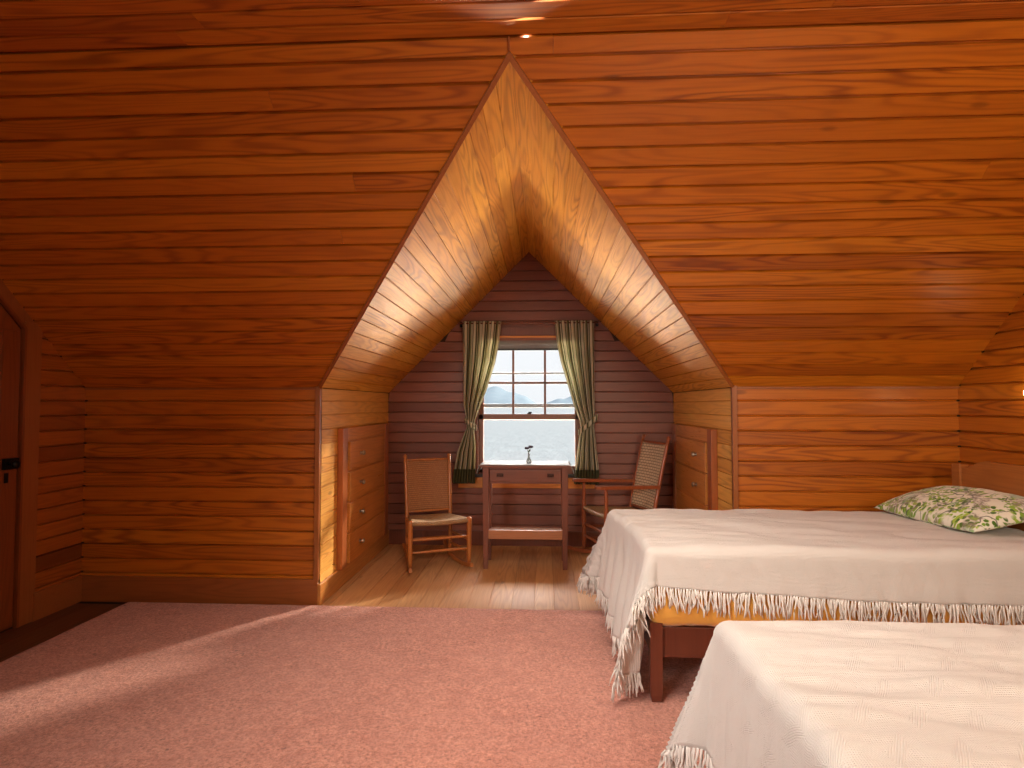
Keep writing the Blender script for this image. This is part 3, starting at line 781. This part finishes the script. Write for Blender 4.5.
def rocking_chair(label, loc, rz, fw, bw, dep, sz, sback, top, lean, mats, arms=None, rock=(.05, .24), panel=(.42, .86), finial=.03, rz0=.0):
    wood_m, weave_m, seat_m, sw = mats
    root = thing('rocking_chair', label, 'rocking chair', loc, rz, 'rocking chairs in the dormer')
    R = 1.15                                     # rocker radius
    yc = dep * .45
    def rockz(y): return R - math.sqrt(R * R - (y - yc) ** 2) + .004
    def backp(s, z):                             # back post centre at height z
        f = sstep(0, 1, z / top) if False else z / top
        bend = lean * max(0, (z - .30) / (top - .30)) ** 1.15
        return V((s * (bw / 2 + (.012 * z)), dep + bend, z))
    for s in (-1, 1):
        bm = bmesh.new()
        z0 = rockz(0) + .026
        ft = arms if arms else sz + .025
        prof = [(z0, .013), (z0 + .05, .018), (z0 + .12, .020), (sz * .6, .019), (sz - .04, .021), (sz, .021)]
        if arms: prof += [(sz + .04, .018), (sz + .09, .013), (sz + .12, .017), (sz + .17, .015), (arms - .008, .012)]
        else: prof += [(ft - .006, .021), (ft, .013)]
        tube(bm, [(s * fw / 2, 0, z) for z, r in prof], [r for z, r in prof], 14)
        link('leg', bm, wood_m, root, True)
    for s in (-1, 1):
        bm = bmesh.new(); pts = []; rad = []
        zs = [rockz(dep) + .026] + [rockz(dep) + .03 + (top - finial - rockz(dep) - .03) * i / 14 for i in range(1, 15)]
        for z in zs: pts.append(backp(s, z)); rad.append(.0185 - .004 * z / top)
        d = (pts[-1] - pts[-2]).normalized()
        for q, r in ((.004, .010), (.010, .015), (.022, .0175), (.033, .013), (.040, .004)):
            pts.append(backp(s, zs[-1]) + d * q); rad.append(r)
        tube(bm, pts, rad, 14); link('back_post', bm, wood_m, root, True)
    for s in (-1, 1):
        bm = bmesh.new(); n = 20
        y0, y1 = -rock[0], dep + rock[1]
        pts = []
        for i in range(n + 1):
            y = y0 + (y1 - y0) * i / n
            f = min(1, max(0, y / dep)); x = s * (fw / 2 * (1 - f) + bw / 2 * f)
            if y < 0: x = s * (fw / 2 + (fw - bw) / 2 * (-y / dep))
            pts.append((x, y, rockz(y) + .016))
        bar(bm, pts, .024, .032, (1, 0, 0)); link('rocker', bm, wood_m, root)
    def rung(a, b, r=.011, mat=wood_m, name='stretcher'):
        bm = bmesh.new(); a = V(a); b = V(b); n = 8
        tube(bm, [a.lerp(b, i / n) for i in range(n + 1)], [r * (.62 + .38 * math.sin(PI * i / n) ** .6) for i in range(n + 1)], 10)
        link(name, bm, mat, root, True)
    def fl(s, z): return V((s * fw / 2, 0, z))
    h1, h2 = sz * .67, sz * .42
    rung(fl(-1, h1), fl(1, h1), .0125); rung(fl(-1, h2), fl(1, h2), .0125)
    for s in (-1, 1):
        rung(fl(s, h1 - .03), backp(s, h1 - .03)); rung(fl(s, h2 - .03), backp(s, h2 - .03))
        rung(fl(s, sz - .005), backp(s, sback - .005), .014, seat_m if False else wood_m, 'seat_rail')
    rung(backp(-1, h2 + .02), backp(1, h2 + .02))
    rung(fl(-1, sz - .008), fl(1, sz - .008), .014, wood_m, 'seat_rail'); rung(backp(-1, sback - .005), backp(1, sback - .005), .013, wood_m, 'seat_rail')
    rung(backp(-1, panel[0]), backp(1, panel[0]), .012, wood_m, 'back_rail'); rung(backp(-1, panel[1]), backp(1, panel[1]), .012, wood_m, 'back_rail')
    # seat
    bm = bmesh.new()
    def seatf(u, v):
        y = -.016 + v * (dep + .026); f = min(1, max(0, y / dep))
        hw = (fw / 2 * (1 - f) + bw / 2 * f) - .006
        x = (u * 2 - 1) * hw
        z = sz + (sback - sz) * f + .004 - .022 * math.sin(PI * f) * (1 - (u * 2 - 1) ** 2) - .010 * (1 - (2 * u - 1) ** 2) * (1 - f)
        if v < .04: z -= .006
        return V((x, y, z)), V((0, 0, 1))
    woven(bm, seatf, 24, 24, .5, .45, .026); link('seat', bm, seat_m, root, True)
    bm = bmesh.new()
    def backf(u, v):
        z = panel[0] - .006 + (panel[1] - panel[0] + .012) * v
        a, b = backp(-1, z), backp(1, z); p = a.lerp(b, .028 + u * .944)
        p.y += .022 * math.sin(PI * u)
        return p, V((0, -1, .12)).normalized()
    woven(bm, backf, 20, 24, .4 * sw[0], .5 * sw[1], .014); link('woven_back', bm, weave_m, root, True)
    if arms:
        for s in (-1, 1):
            bm = bmesh.new(); n = 16; pv = []
            zb = arms - .02
            bpt = backp(s, zb)
            upr, lwr = [], []
            for i in range(n + 1):
                t = i / n; y = -.10 + (bpt.y + .012 + .10) * t
                x = s * (fw / 2 + .012) * (1 - t) + bpt.x * t + s * .006 * math.sin(PI * t)
                w = .060 - .018 * t + .012 * math.exp(-((t - .1) / .14) ** 2)
                if i == 0: w *= .7
                z = arms + .006 + (zb - arms) * t
                upr.append((V((x - w / 2, y, z + .014)), V((x + w / 2, y, z + .014)), V((x + w / 2, y, z - .014)), V((x - w / 2, y, z - .014))))
            rr = [[bm.verts.new(p) for p in q] for q in upr]
            for i in range(n):
                for k in range(4): bm.faces.new((rr[i][k], rr[i][(k + 1) % 4], rr[i + 1][(k + 1) % 4], rr[i + 1][k]))
            bm.faces.new(rr[0][::-1]); bm.faces.new(rr[-1])
            bmesh.ops.recalc_face_normals(bm, faces=bm.faces)
            bmesh.ops.bevel(bm, geom=[e for e in bm.edges], offset=.0035, segments=2, affect='EDGES')
            link('armrest', bm, wood_m, root)
    return root
rocking_chair('small armless rocking chair with brown cane back, facing out left of the table',
              (-.845, 4.80, .0), math.radians(24), .49, .375, .40, .400, .375, .905, .085,
              (M['chair'], M['cane'], M['rush'], (1, 1)), None, (.05, .20), (.425, .865))
rocking_chair('rocking armchair with pale woven splint back, partly behind the bed right of the table',
              (.435, 5.17, .0), math.radians(-72), .49, .425, .43, .425, .40, 1.085, .165,
              (M['chair_red'], M['splint'], M['rush'], (1, 1)), .665, (.16, .26), (.44, 1.015), .045)

# ------------------------------------------------------------------ stand table at the window
TX0, TX1, TYF, TYB, TH = -.505, .192, 4.885, 5.215, .852
tb = thing('writing_table', 'narrow dark wooden table with a drawer and low shelf under the window', 'table', ((TX0 + TX1) / 2, (TYF + TYB) / 2, 0))
def tp(name, fn, mat, parent=None, smooth=False):
    bm = bmesh.new(); fn(bm); rel(bm, tb); return link(name, bm, mat, parent or tb, smooth)
tp('tabletop', lambda bm: bx(bm, (TX0 - .02, TYF - .015, TH - .02), (TX1 + .02, TYB + .01, TH), .004), M['tablex'])
for x in (TX0 + .022, TX1 - .022):
    for y in (TYF + .024, TYB - .024):
        def leg(bm):
            r = [(0, .017), (.03, .019), (.30, .022), (.68, .026), (TH - .0205, .026)]
            rings = []
            for z, h in r: rings.append([bm.verts.new((x + a * h, y + b * h, z)) for a, b in ((-1, -1), (1, -1), (1, 1), (-1, 1))])
            for i in range(len(r) - 1):
                for k in range(4): bm.faces.new((rings[i][k], rings[i][(k + 1) % 4], rings[i + 1][(k + 1) % 4], rings[i + 1][k]))
            bm.faces.new(rings[0][::-1]); bm.faces.new(rings[-1])
            bmesh.ops.bevel(bm, geom=[e for e in bm.edges], offset=.002, segments=1, affect='EDGES')
        tp('leg', leg, M['table'])
def apron(bm):
    bx(bm, (TX0 + .05, TYB - .034, .70), (TX1 - .05, TYB - .016, TH - .021), .002)
    bx(bm, (TX0 + .010, TYF + .05, .70), (TX0 + .028, TYB - .05, TH - .021), .002)
    bx(bm, (TX1 - .028, TYF + .05, .70), (TX1 - .010, TYB - .05, TH - .021), .002)
    bx(bm, (TX0 + .049, TYF + .012, .700), (TX1 - .049, TYF + .03, .712), .001)
    bx(bm, (TX0 + .049, TYF + .012, TH - .034), (TX1 - .049, TYF + .03, TH - .021), .001)
tp('apron', apron, M['tablex'])
dw = tp('drawer', lambda bm: bx(bm, (TX0 + .053, TYF + .006, .715), (TX1 - .053, TYF + .024, TH - .037), .004), M['tablex'])
for x in (TX0 + .14, TX1 - .14):
    def kn(bm):
        bx(bm, (x - .028, TYF + .003, .755), (x + .028, TYF + .0065, .785), .002)
        tube(bm, [(x - .02, TYF + .003, .772), (x - .018, TYF - .012, .766), (x, TYF - .016, .763), (x + .018, TYF - .012, .766), (x + .02, TYF + .003, .772)], .0035, 8)
    tp('pull', kn, M['pull'], dw)
tp('shelf', lambda bm: (bx(bm, (TX0 + .03, TYF + .018, .255), (TX1 - .03, TYB - .005, .278), .003), bx(bm, (TX0 + .035, TYF + .008, .245), (TX1 - .035, TYF + .0225, .318), .003)), M['shelf'])

# runner cloth: falls over both ends of the table
bm = bmesh.new(); rows = []
n = 60; uvl = bm.loops.layers.uv.new('UVMap')
hang = .075
tx0, tx1 = TX0 - .026, TX1 + .026
tot = (tx1 - tx0) + 2 * hang
for i in range(n + 1):
    s = -hang + tot * i / n
    if s < 0: x, z = tx0 - .012 * sstep(0, .04, -s) - .014 * (-s / hang), TH + .004 - (-s) ** 1.0 * .95
    elif s > tx1 - tx0: q = s - (tx1 - tx0); x, z = tx1 + .012 * sstep(0, .04, q) + .014 * (q / hang), TH + .004 - q * .95
    else: x, z = tx0 + s, TH + .004
    rows.append([bm.verts.new((x, y, z + .0012 * math.sin(y * 60 + x * 20))) for y in [TYF - .012 + (TYB - TYF + .012) * k / 14 for k in range(15)]])
grid_faces(bm, rows); bmesh.ops.recalc_face_normals(bm, faces=bm.faces)
ro = link('table_runner', bm, M['runner'], None, True)
md = ro.modifiers.new('thick', 'SOLIDIFY'); md.thickness = .004; md.offset = 0
tag(ro, 'pale grey cloth covering the tabletop under the bud vase', 'tablecloth')

# bud vase with a flower
vz = TH + .0065
VXx, VYy = -.128, 4.99
vs_ = thing('bud_vase', 'tiny clear glass bud vase on the cloth in front of the window', 'vase', (VXx, VYy, vz))
bm = bmesh.new()
pr = [(0, .0), (0, .019), (.012, .023), (.028, .020), (.05, .009), (.075, .0075), (.085, .011), (.084, .0085), (.075, .0055), (.05, .006), (.028, .016), (.012, .018), (.006, .012), (.006, 0.0)]
rings = []
for z, r in pr: rings.append([bm.verts.new((max(r, 1e-4) * math.cos(2 * PI * k / 18), max(r, 1e-4) * math.sin(2 * PI * k / 18), z)) for k in range(18)])
for i in range(len(pr) - 1):
    for k in range(18): bm.faces.new((rings[i][k], rings[i][(k + 1) % 18], rings[i + 1][(k + 1) % 18], rings[i + 1][k]))
bmesh.ops.remove_doubles(bm, verts=bm.verts, dist=.0004); bmesh.ops.recalc_face_normals(bm, faces=bm.faces)
link('vase_body', bm, M['vase'], vs_, True)
fw_ = thing('flower_sprig', 'dark little flower sprig standing in the glass bud vase', 'flower', (VXx, VYy, vz + .012))
bm = bmesh.new(); tube(bm, [(0, 0, 0), (.001, 0, .06), (.002, .001, .112)], .0022, 6); tube(bm, [(.001, 0, .075), (-.012, 0, .10), (-.022, 0, .112)], .0018, 6); tube(bm, [(.002, 0, .085), (.014, 0, .112), (.02, 0, .128)], .0018, 6)
link('stem', bm, M['leafg'], fw_, True)
for (x, y, z, r) in ((-.017, 0, .116, .015), (.016, 0, .128, .016)):
    bm = bmesh.new()
    for k in range(7):
        a = 2 * PI * k / 7; sphere(bm, (x + r * .75 * math.cos(a), y + r * .6 * math.sin(a), z + .003 * math.sin(3 * a)), r * .6, (1, .8, .9), 8, 6)
    sphere(bm, (x, y, z + .004), r * .45, (1, 1, 1), 8, 6)
    link('blossom', bm, M['petal'], fw_, True)
bm = bmesh.new(); sphere(bm, (-.006, 0, .088), .009, (.6, .4, 1), 8, 6); sphere(bm, (.008, 0, .096), .009, (.6, .4, 1), 8, 6); link('leaf', bm, M['leafg'], fw_, True)

# ------------------------------------------------------------------ beds
BX0, BX1, BW, BT = .465, 2.44, .985, .70
def make_bed(label, y0, dx=0):
    root = thing('twin_bed', label, 'bed', (BX0 + dx, y0, .025), 0, 'twin beds')
    L = BX1 - BX0
    def p(name, fn, mat, parent=None, smooth=False):
        bm = bmesh.new(); fn(bm); return link(name, bm, mat, parent or root, smooth)
    for y in (.005, BW - .06):
        def lg(bm):
            a = [(0, .021), (.03, .026), (.05, .026), (.35, .0275)]
            rr = []
            for z, h in a: rr.append([bm.verts.new((.035 + sx * h, y + .028 + sy * h, z)) for sx, sy in ((-1, -1), (1, -1), (1, 1), (-1, 1))])
            for i in range(3):
                for k in range(4): bm.faces.new((rr[i][k], rr[i][(k + 1) % 4], rr[i + 1][(k + 1) % 4], rr[i + 1][k]))
            bm.faces.new(rr[0][::-1]); bm.faces.new(rr[-1])
        p('leg', lg, M['bed'])
    for y in (.03, BW - .055): p('side_rail', lambda bm: bx(bm, (.064, y, .19), (L - .002, y + .025, .325), .004), M['bed'])
    p('foot_rail', lambda bm: bx(bm, (.02, .064, .19), (.045, BW - .064, .325), .004), M['bed'])
    p('slats', lambda bm: [bx(bm, (.15 + k * .2, .056, .300), (.23 + k * .2, BW - .056, .318), .002) for k in range(9)], M['headboard'])
    for y in (-.01, BW - .06): p('headboard_post', lambda bm: bx(bm, (L, y, 0), (L + .055, y + .07, .975), .006), M['headboard'])
    def hb(bm):
        pts = [(.06, .36)]
        n = 24
        for i in range(n + 1):
            t = i / n; y = .06 + (BW - .12) * t
            pts.append((y, .955 + .055 * sstep(.0, .22, t) * sstep(1, .78, t)))
        pts.append((BW - .06, .36))
        poly_prism(bm, pts, L + .012, .03)
    p('headboard_panel', hb, M['headboard'])
    def mt(bm):
        N, K = 60, 30
        # rounded mattress with a sagging, puckered lower edge
        uvl = bm.loops.layers.uv.new('UVMap')
        nx_, ny_, nz_ = 60, 30, 12
        x0, x1, ya, yb, za, zb = .002, L - .012, .0, BW, .328, BT - .02
        def sh(x, y, z):
            cx, cy, cz = (x0 + x1) / 2, (ya + yb) / 2, (za + zb) / 2
            hx, hy, hz = (x1 - x0) / 2, (yb - ya) / 2, (zb - za) / 2
            q = V(((x - cx), (y - cy), (z - cz)))
            r = .05
            inner = V((min(hx - r, max(-hx + r, q.x)), min(hy - r, max(-hy + r, q.y)), min(hz - r, max(-hz + r, q.z))))
            d = q - inner
            if d.length > 1e-6: d = d.normalized() * r
            o = inner + d
            w = .010 * noise.noise(V((x * 9, y * 9, z * 4))) + .006 * noise.noise(V((x * 22, y * 22, z * 6)))
            if d.length > 0: o += d.normalized() * w
            sag = -.028 * sstep(.1, .5, x / x1) * sstep(.2, -.8, q.z / hz)
            return V((cx, cy, cz)) + o + V((0, 0, sag))
        def face(fn, a, b):
            rows = [[bm.verts.new(fn(i / a, j / b)) for j in range(b + 1)] for i in range(a + 1)]; grid_faces(bm, rows)
        lx = lambda t: x0 + (x1 - x0) * t
        ly = lambda t: ya + (yb - ya) * t
        lz = lambda t: za + (zb - za) * t
        face(lambda u, v: sh(lx(u), ly(v), zb), nx_, ny_); face(lambda u, v: sh(lx(u), ly(v), za), nx_, ny_)
        face(lambda u, v: sh(lx(u), ya, lz(v)), nx_, nz_); face(lambda u, v: sh(lx(u), yb, lz(v)), nx_, nz_)
        face(lambda u, v: sh(x0, ly(u), lz(v)), ny_, nz_); face(lambda u, v: sh(x1, ly(u), lz(v)), ny_, nz_)
        bmesh.ops.remove_doubles(bm, verts=bm.verts, dist=.0005); bmesh.ops.recalc_face_normals(bm, faces=bm.faces)
    p('mattress', mt, M['gold'], None, True)
    return root
BY1, BY2 = 2.70, .85
make_bed('twin bed under the green pillow, gold mattress cover and dark leg showing below its fringe', BY1)
make_bed('nearer twin bed hidden under its zigzag-woven fringed bedspread, no pillow in view', BY2, .05)

def bedspread(label, y0, F, Of, Ob, seed, xh, flare=(.10, .03, .10), fold=.03, dx=0, pull=.0, crk=1.0):
    x0, x1 = BX0 - .012 + dx, BX1 - .03 + dx
    ya, yb, zt = y0 - .012, y0 + BW + .012, BT + .012
    rho = .045
    def wrap(a, b):
        px_ = pull * sstep(ya + .3, yb, b)
        cx = min(max(a, x0 - px_ + rho), x1); cy = min(max(b, ya + rho), yb - rho)
        ex, ey = a - cx, b - cy
        r = math.hypot(ex, ey)
        nz_ = noise.noise(V((a * 3.1, b * 3.1, seed))) * .010 + noise.noise(V((a * 9, b * 7, seed + 3))) * .005
        cr_ = noise.noise(V((a * 5, b * 34, seed + 11))) * .007 * sstep(x0 + 1.1, x0 + .1, a) * crk + noise.noise(V((a * 2.2, b * 12 + a * 3, seed + 17))) * .009 * crk
        w2 = .007 * math.sin(16 * b + 5 * noise.noise(V((a * 2, b * 2, seed + 7)))) * sstep(.9, .2, abs(a - x0 - .35))
        top = zt + nz_ + cr_ + w2 * .6 + .012 * math.sin(PI * min(1, max(0, (b - ya) / (yb - ya)))) 
        if r < 1e-6: return V((a, b, top))
        nx_, ny_ = ex / r, ey / r
        corner = 2 * abs(nx_ * ny_)
        if nx_ < 0: fl = flare[0] * nx_ * nx_
        else: fl = 0
        fl += (flare[1] if ny_ < 0 else flare[2]) * ny_ * ny_ + .30 * corner
        s = r
        if s < rho * PI / 2:
            o, d = rho * math.sin(s / rho), rho * (1 - math.cos(s / rho)); q = 0
        else:
            q = s - rho * PI / 2; o = rho + q * fl / math.sqrt(1 + fl * fl); d = rho + q / math.sqrt(1 + fl * fl)
        ang = math.atan2(ny_, nx_)
        t = (cy * abs(nx_) + cx * abs(ny_)) * 1.0 + ang * .35
        k = sstep(0, .38, q)
        wave = math.sin(2 * PI * t / .19 + 2.5 * noise.noise(V((t * 3, seed, 0)))) + .5 * math.sin(2 * PI * t / .083 + seed)
        amp = fold * (abs(nx_) ** 2 if nx_ < 0 else 0) + .006 * ny_ * ny_ + .012 * corner
        o += amp * k * wave
        o = max(o, .02 if q > .02 else o)
        z = top * (1 - k) + zt * k - d
        fl_z = .03 + .02
        if z < fl_z: o += (fl_z - z) * .8; z = fl_z + .004 * math.sin(t * 40)
        return V((cx + nx_ * o, cy + ny_ * o, z))
    NA, NB = 170, 120
    def pt(i, j):
        tj = j / NB
        a0 = x0 - (F[0] + (F[1] - F[0]) * sstep(.25, .95, tj))
        a = a0 + (xh - a0) * i / NA
        f = i / NA
        lo = ya - (Of[0] + (Of[1] - Of[0]) * sstep(.0, .75, f)); hi = yb + Ob
        return wrap(a, lo + (hi - lo) * j / NB), (a, lo + (hi - lo) * j / NB)
    bm = bmesh.new(); uvl = bm.loops.layers.uv.new('UVMap')
    P = [[pt(i, j) for j in range(NB + 1)] for i in range(NA + 1)]
    rows = [[bm.verts.new(P[i][j][0]) for j in range(NB + 1)] for i in range(NA + 1)]
    grid_faces(bm, rows, uvl, lambda i, j: P[i][j][1])
    bmesh.ops.recalc_face_normals(bm, faces=bm.faces)
    o = link('bedspread', bm, M['spread'], None, True)
    md = o.modifiers.new('thick', 'SOLIDIFY'); md.thickness = .006; md.offset = 0
    tag(o, label, 'bedspread', 'fringed bedspreads')
    # knotted fringe along the hanging edges
    rng = random.Random(seed)
    bm = bmesh.new()
    def strand(p, d, ln):
        d = d.normalized(); s, u = frame_of(d)
        n = 4; pts = [p]; q = p.copy(); dd = d.copy()
        jx = V((rng.gauss(0, .16), rng.gauss(0, .16), 0))
        for k in range(1, n + 1):
            dd = (dd * .5 + V((0, 0, -1)) * .5 + jx * .6).normalized()
            q = q + dd * ln / n
            if q.z < .032: q.z = .032 + rng.uniform(0, .004); 
            pts.append(q + V((rng.gauss(0, .0022), rng.gauss(0, .0022), 0)))
        tube(bm, pts, [.0034, .0044, .0034, .0038, .0018], 5)
    def run(seq, step, ln):
        acc = 0
        for (p, pin), (p2, pin2) in zip(seq, seq[1:]):
            seg = (p2 - p).length; acc += seg
            while acc > step:
                acc -= step; f = 1 - acc / max(seg, 1e-6); f = min(1, max(0, f))
                q = p.lerp(p2, f); di = (q - pin.lerp(pin2, f))
                for k in range(2): strand(q + V((rng.gauss(0, .002), rng.gauss(0, .002), .002)), di + V((rng.gauss(0, .05) * di.length, rng.gauss(0, .05) * di.length, 0)), ln * rng.uniform(.75, 1.12))
    run([(P[i][0][0], P[i][2][0]) for i in range(NA + 1)], .0125, .105)
    run([(P[i][NB][0], P[i][NB - 2][0]) for i in range(NA + 1)], .016, .09)
    run([(P[0][j][0], P[2][j][0]) for j in range(NB + 1)], .0115, .10)
    fo = link('fringe', bm, M['fringe'], o, True); fo['kind'] = 'stuff'
    return o
bedspread('ivory fringed bedspread on the bed with the green pillow', BY1, (.55, .46), (.13, .205), .22, 3, BX1 - .06, pull=.07)
bedspread('ivory fringed bedspread with zigzag weave on the nearer bed without a pillow', BY2, (.36, .36), (.2, .2), .30, 8, BX1 - .01, (.06, .03, .08), .007, .05)

# pillow
pl = bmesh.new(); uvl = pl.loops.layers.uv.new('UVMap')
def pill(u, v, s):
    x, y = (u - .5) * .47, (v - .5) * .76
    a, b = abs(u - .5) * 2, abs(v - .5) * 2
    pin = 1 - .07 * (a ** 2) * (1 - b ** 3) ; pin2 = 1 - .06 * (b ** 2) * (1 - a ** 3)
    hgt = ((1 - a ** 2.6) * (1 - b ** 2.8)) ** .55 * .088
    hgt += .006 * noise.noise(V((u * 7, v * 7, s))) * (1 - max(a, b) ** 4)
    return V((x * pin2, y * pin, s * hgt if s > 0 else -hgt * .55))
N = 48
tops = [[pl.verts.new(pill(i / N, j / N, 1)) for j in range(N + 1)] for i in range(N + 1)]
bots = [[tops[i][j] if i in (0, N) or j in (0, N) else pl.verts.new(pill(i / N, j / N, -1)) for j in range(N + 1)] for i in range(N + 1)]
grid_faces(pl, tops, uvl, lambda i, j: (i / N * .47, j / N * .76))
grid_faces(pl, [r[::-1] for r in bots], uvl, lambda i, j: (i / N * .47 + 2, (1 - j / N) * .76))
bmesh.ops.recalc_face_normals(pl, faces=pl.faces)
po = link('pillow', pl, M['pillow'], None, True)
po.location = (2.225, 3.315, BT + .095); po.rotation_euler = (math.radians(-1), math.radians(-13), math.radians(4))
tag(po, 'plump pillow with green leafy floral case lying against the headboard', 'pillow')

# ------------------------------------------------------------------ wall lamp on the right wall
lx, ly, lz = WR, 3.303, 1.385
lamp = thing('wall_lamp', 'small lit wall lamp with bare bulb on the right wall above the headboard', 'lamp', (lx, ly, lz))
bm = bmesh.new(); tube(bm, [(0, 0, -.03), (-.012, 0, -.03)], .04, 20); link('backplate', bm, M['brass'], lamp)
bm = bmesh.new(); tube(bm, [(-.010, 0, -.03), (-.05, 0, -.045), (-.075, 0, -.04), (-.078, 0, -.022)], .006, 10); link('arm', bm, M['brass'], lamp, True)
bm = bmesh.new(); tube(bm, [(-.078, 0, -.024), (-.078, 0, -.018), (-.078, 0, .004)], [.010, .014, .013], 14); link('socket', bm, M['brass'], lamp, True)
bm = bmesh.new(); tube(bm, [(-.078, 0, .002), (-.078, 0, .012)], .010, 14); sphere(bm, (-.078, 0, .030), .022, (1, 1, 1.12), 18, 12); link('bulb', bm, M['bulb'], lamp, True)

# ------------------------------------------------------------------ lights
def area(name, loc, target, sx, sy, energy, col):
    l = bpy.data.lights.new(name, 'AREA'); l.shape = 'RECTANGLE'; l.size = sx; l.size_y = sy; l.energy = energy; l.color = col
    o = bpy.data.objects.new(name, l); COL.objects.link(o); o.location = loc
    o.rotation_euler = (V(target) - V(loc)).to_track_quat('-Z', 'Y').to_euler(); return o
# unseen panels added outside the dormer window, standing for sky and water light
area('sky_panel', (XC, 14.0, 7.0), (XC, YB, 1.3), 11, 4.5, 5000, (1, .97, .93))
area('water_panel', (XC, 14.0, -3.0), (XC, YB, 1.3), 11, 3.2, 3300, (1, .88, .66))
area('sky_panel_near', (XC, 6.02, 2.68), (XC, 5.4, 2.3), 6, 1.0, 6500, (1, .97, .93))
area('water_panel_near', (XC, 6.02, .10), (XC, 5.4, .35), 6, .95, 7500, (1, .88, .66))
# unseen fill lamps added overhead, beside and behind the camera to brighten the room
area('fill_rear', (1.3, -1.2, 1.9), (.9, 3.2, 2.0), .9, .9, 36, (1, .82, .60))
dl = area('fill_rear_left', (-1.7, -.9, 1.7), (.75, 2.8, .5), .8, .8, 13, (1, .95, .88)); dl.data.spread = math.radians(75)
area('fill_right', (1.9, .1, 2.0), (1.3, 3.2, 2.1), .5, .5, 15, (1, .78, .54))
cl = area('fill_ceiling', (-.1, 1.95, 2.86), (.3, 2.3, 0), .7, .7, 33, (1, .91, .80)); cl.data.spread = math.radians(125)
s = bpy.data.lights.new('sun', 'SUN'); s.energy = 6.5; s.angle = math.radians(4); s.color = (1, .9, .75)
so = bpy.data.objects.new('sun', s); COL.objects.link(so)
so.rotation_euler = V((-2.0, -2.75, -1.28)).to_track_quat('-Z', 'Y').to_euler()

w = bpy.data.worlds.new('World'); sc.world = w; w.use_nodes = True
nt = w.node_tree; nt.nodes.clear()
out = nt.nodes.new('ShaderNodeOutputWorld'); bg = nt.nodes.new('ShaderNodeBackground')
tc = nt.nodes.new('ShaderNodeTexCoord'); sp = nt.nodes.new('ShaderNodeSeparateXYZ'); cr = nt.nodes.new('ShaderNodeValToRGB')
nt.links.new(tc.outputs['Generated'], sp.inputs[0]); nt.links.new(sp.outputs['Z'], cr.inputs[0])
cr.color_ramp.elements[0].position = 0; cr.color_ramp.elements[0].color = (.86, .90, .93, 1)
cr.color_ramp.elements[1].position = .25; cr.color_ramp.elements[1].color = (.95, .97, 1, 1)
nt.links.new(cr.outputs[0], bg.inputs[0]); bg.inputs[1].default_value = 1.0
nt.links.new(bg.outputs[0], out.inputs[0])

# ------------------------------------------------------------------ camera
cam = bpy.data.cameras.new('camera'); co = bpy.data.objects.new('camera', cam); COL.objects.link(co); sc.camera = co
co.location = (0, 0, 1.35)
co.rotation_euler = (PI / 2 + math.atan(21 / 590), 0, math.atan(32 / 590))
cam.sensor_width = 36; cam.lens = 590 / 1024 * 36; cam.clip_start = .05; cam.clip_end = 20000

vs = sc.view_settings
vs.view_transform = 'Standard'; vs.look = 'None'; vs.gamma = 1; vs.use_curve_mapping = False; vs.exposure = 0.15
sc.display_settings.display_device = 'sRGB'
sc.cycles.use_denoising = True
sc.cycles.max_bounces = 8; sc.cycles.diffuse_bounces = 5; sc.cycles.transparent_max_bounces = 12
sc.cycles.sample_clamp_indirect = 6.0
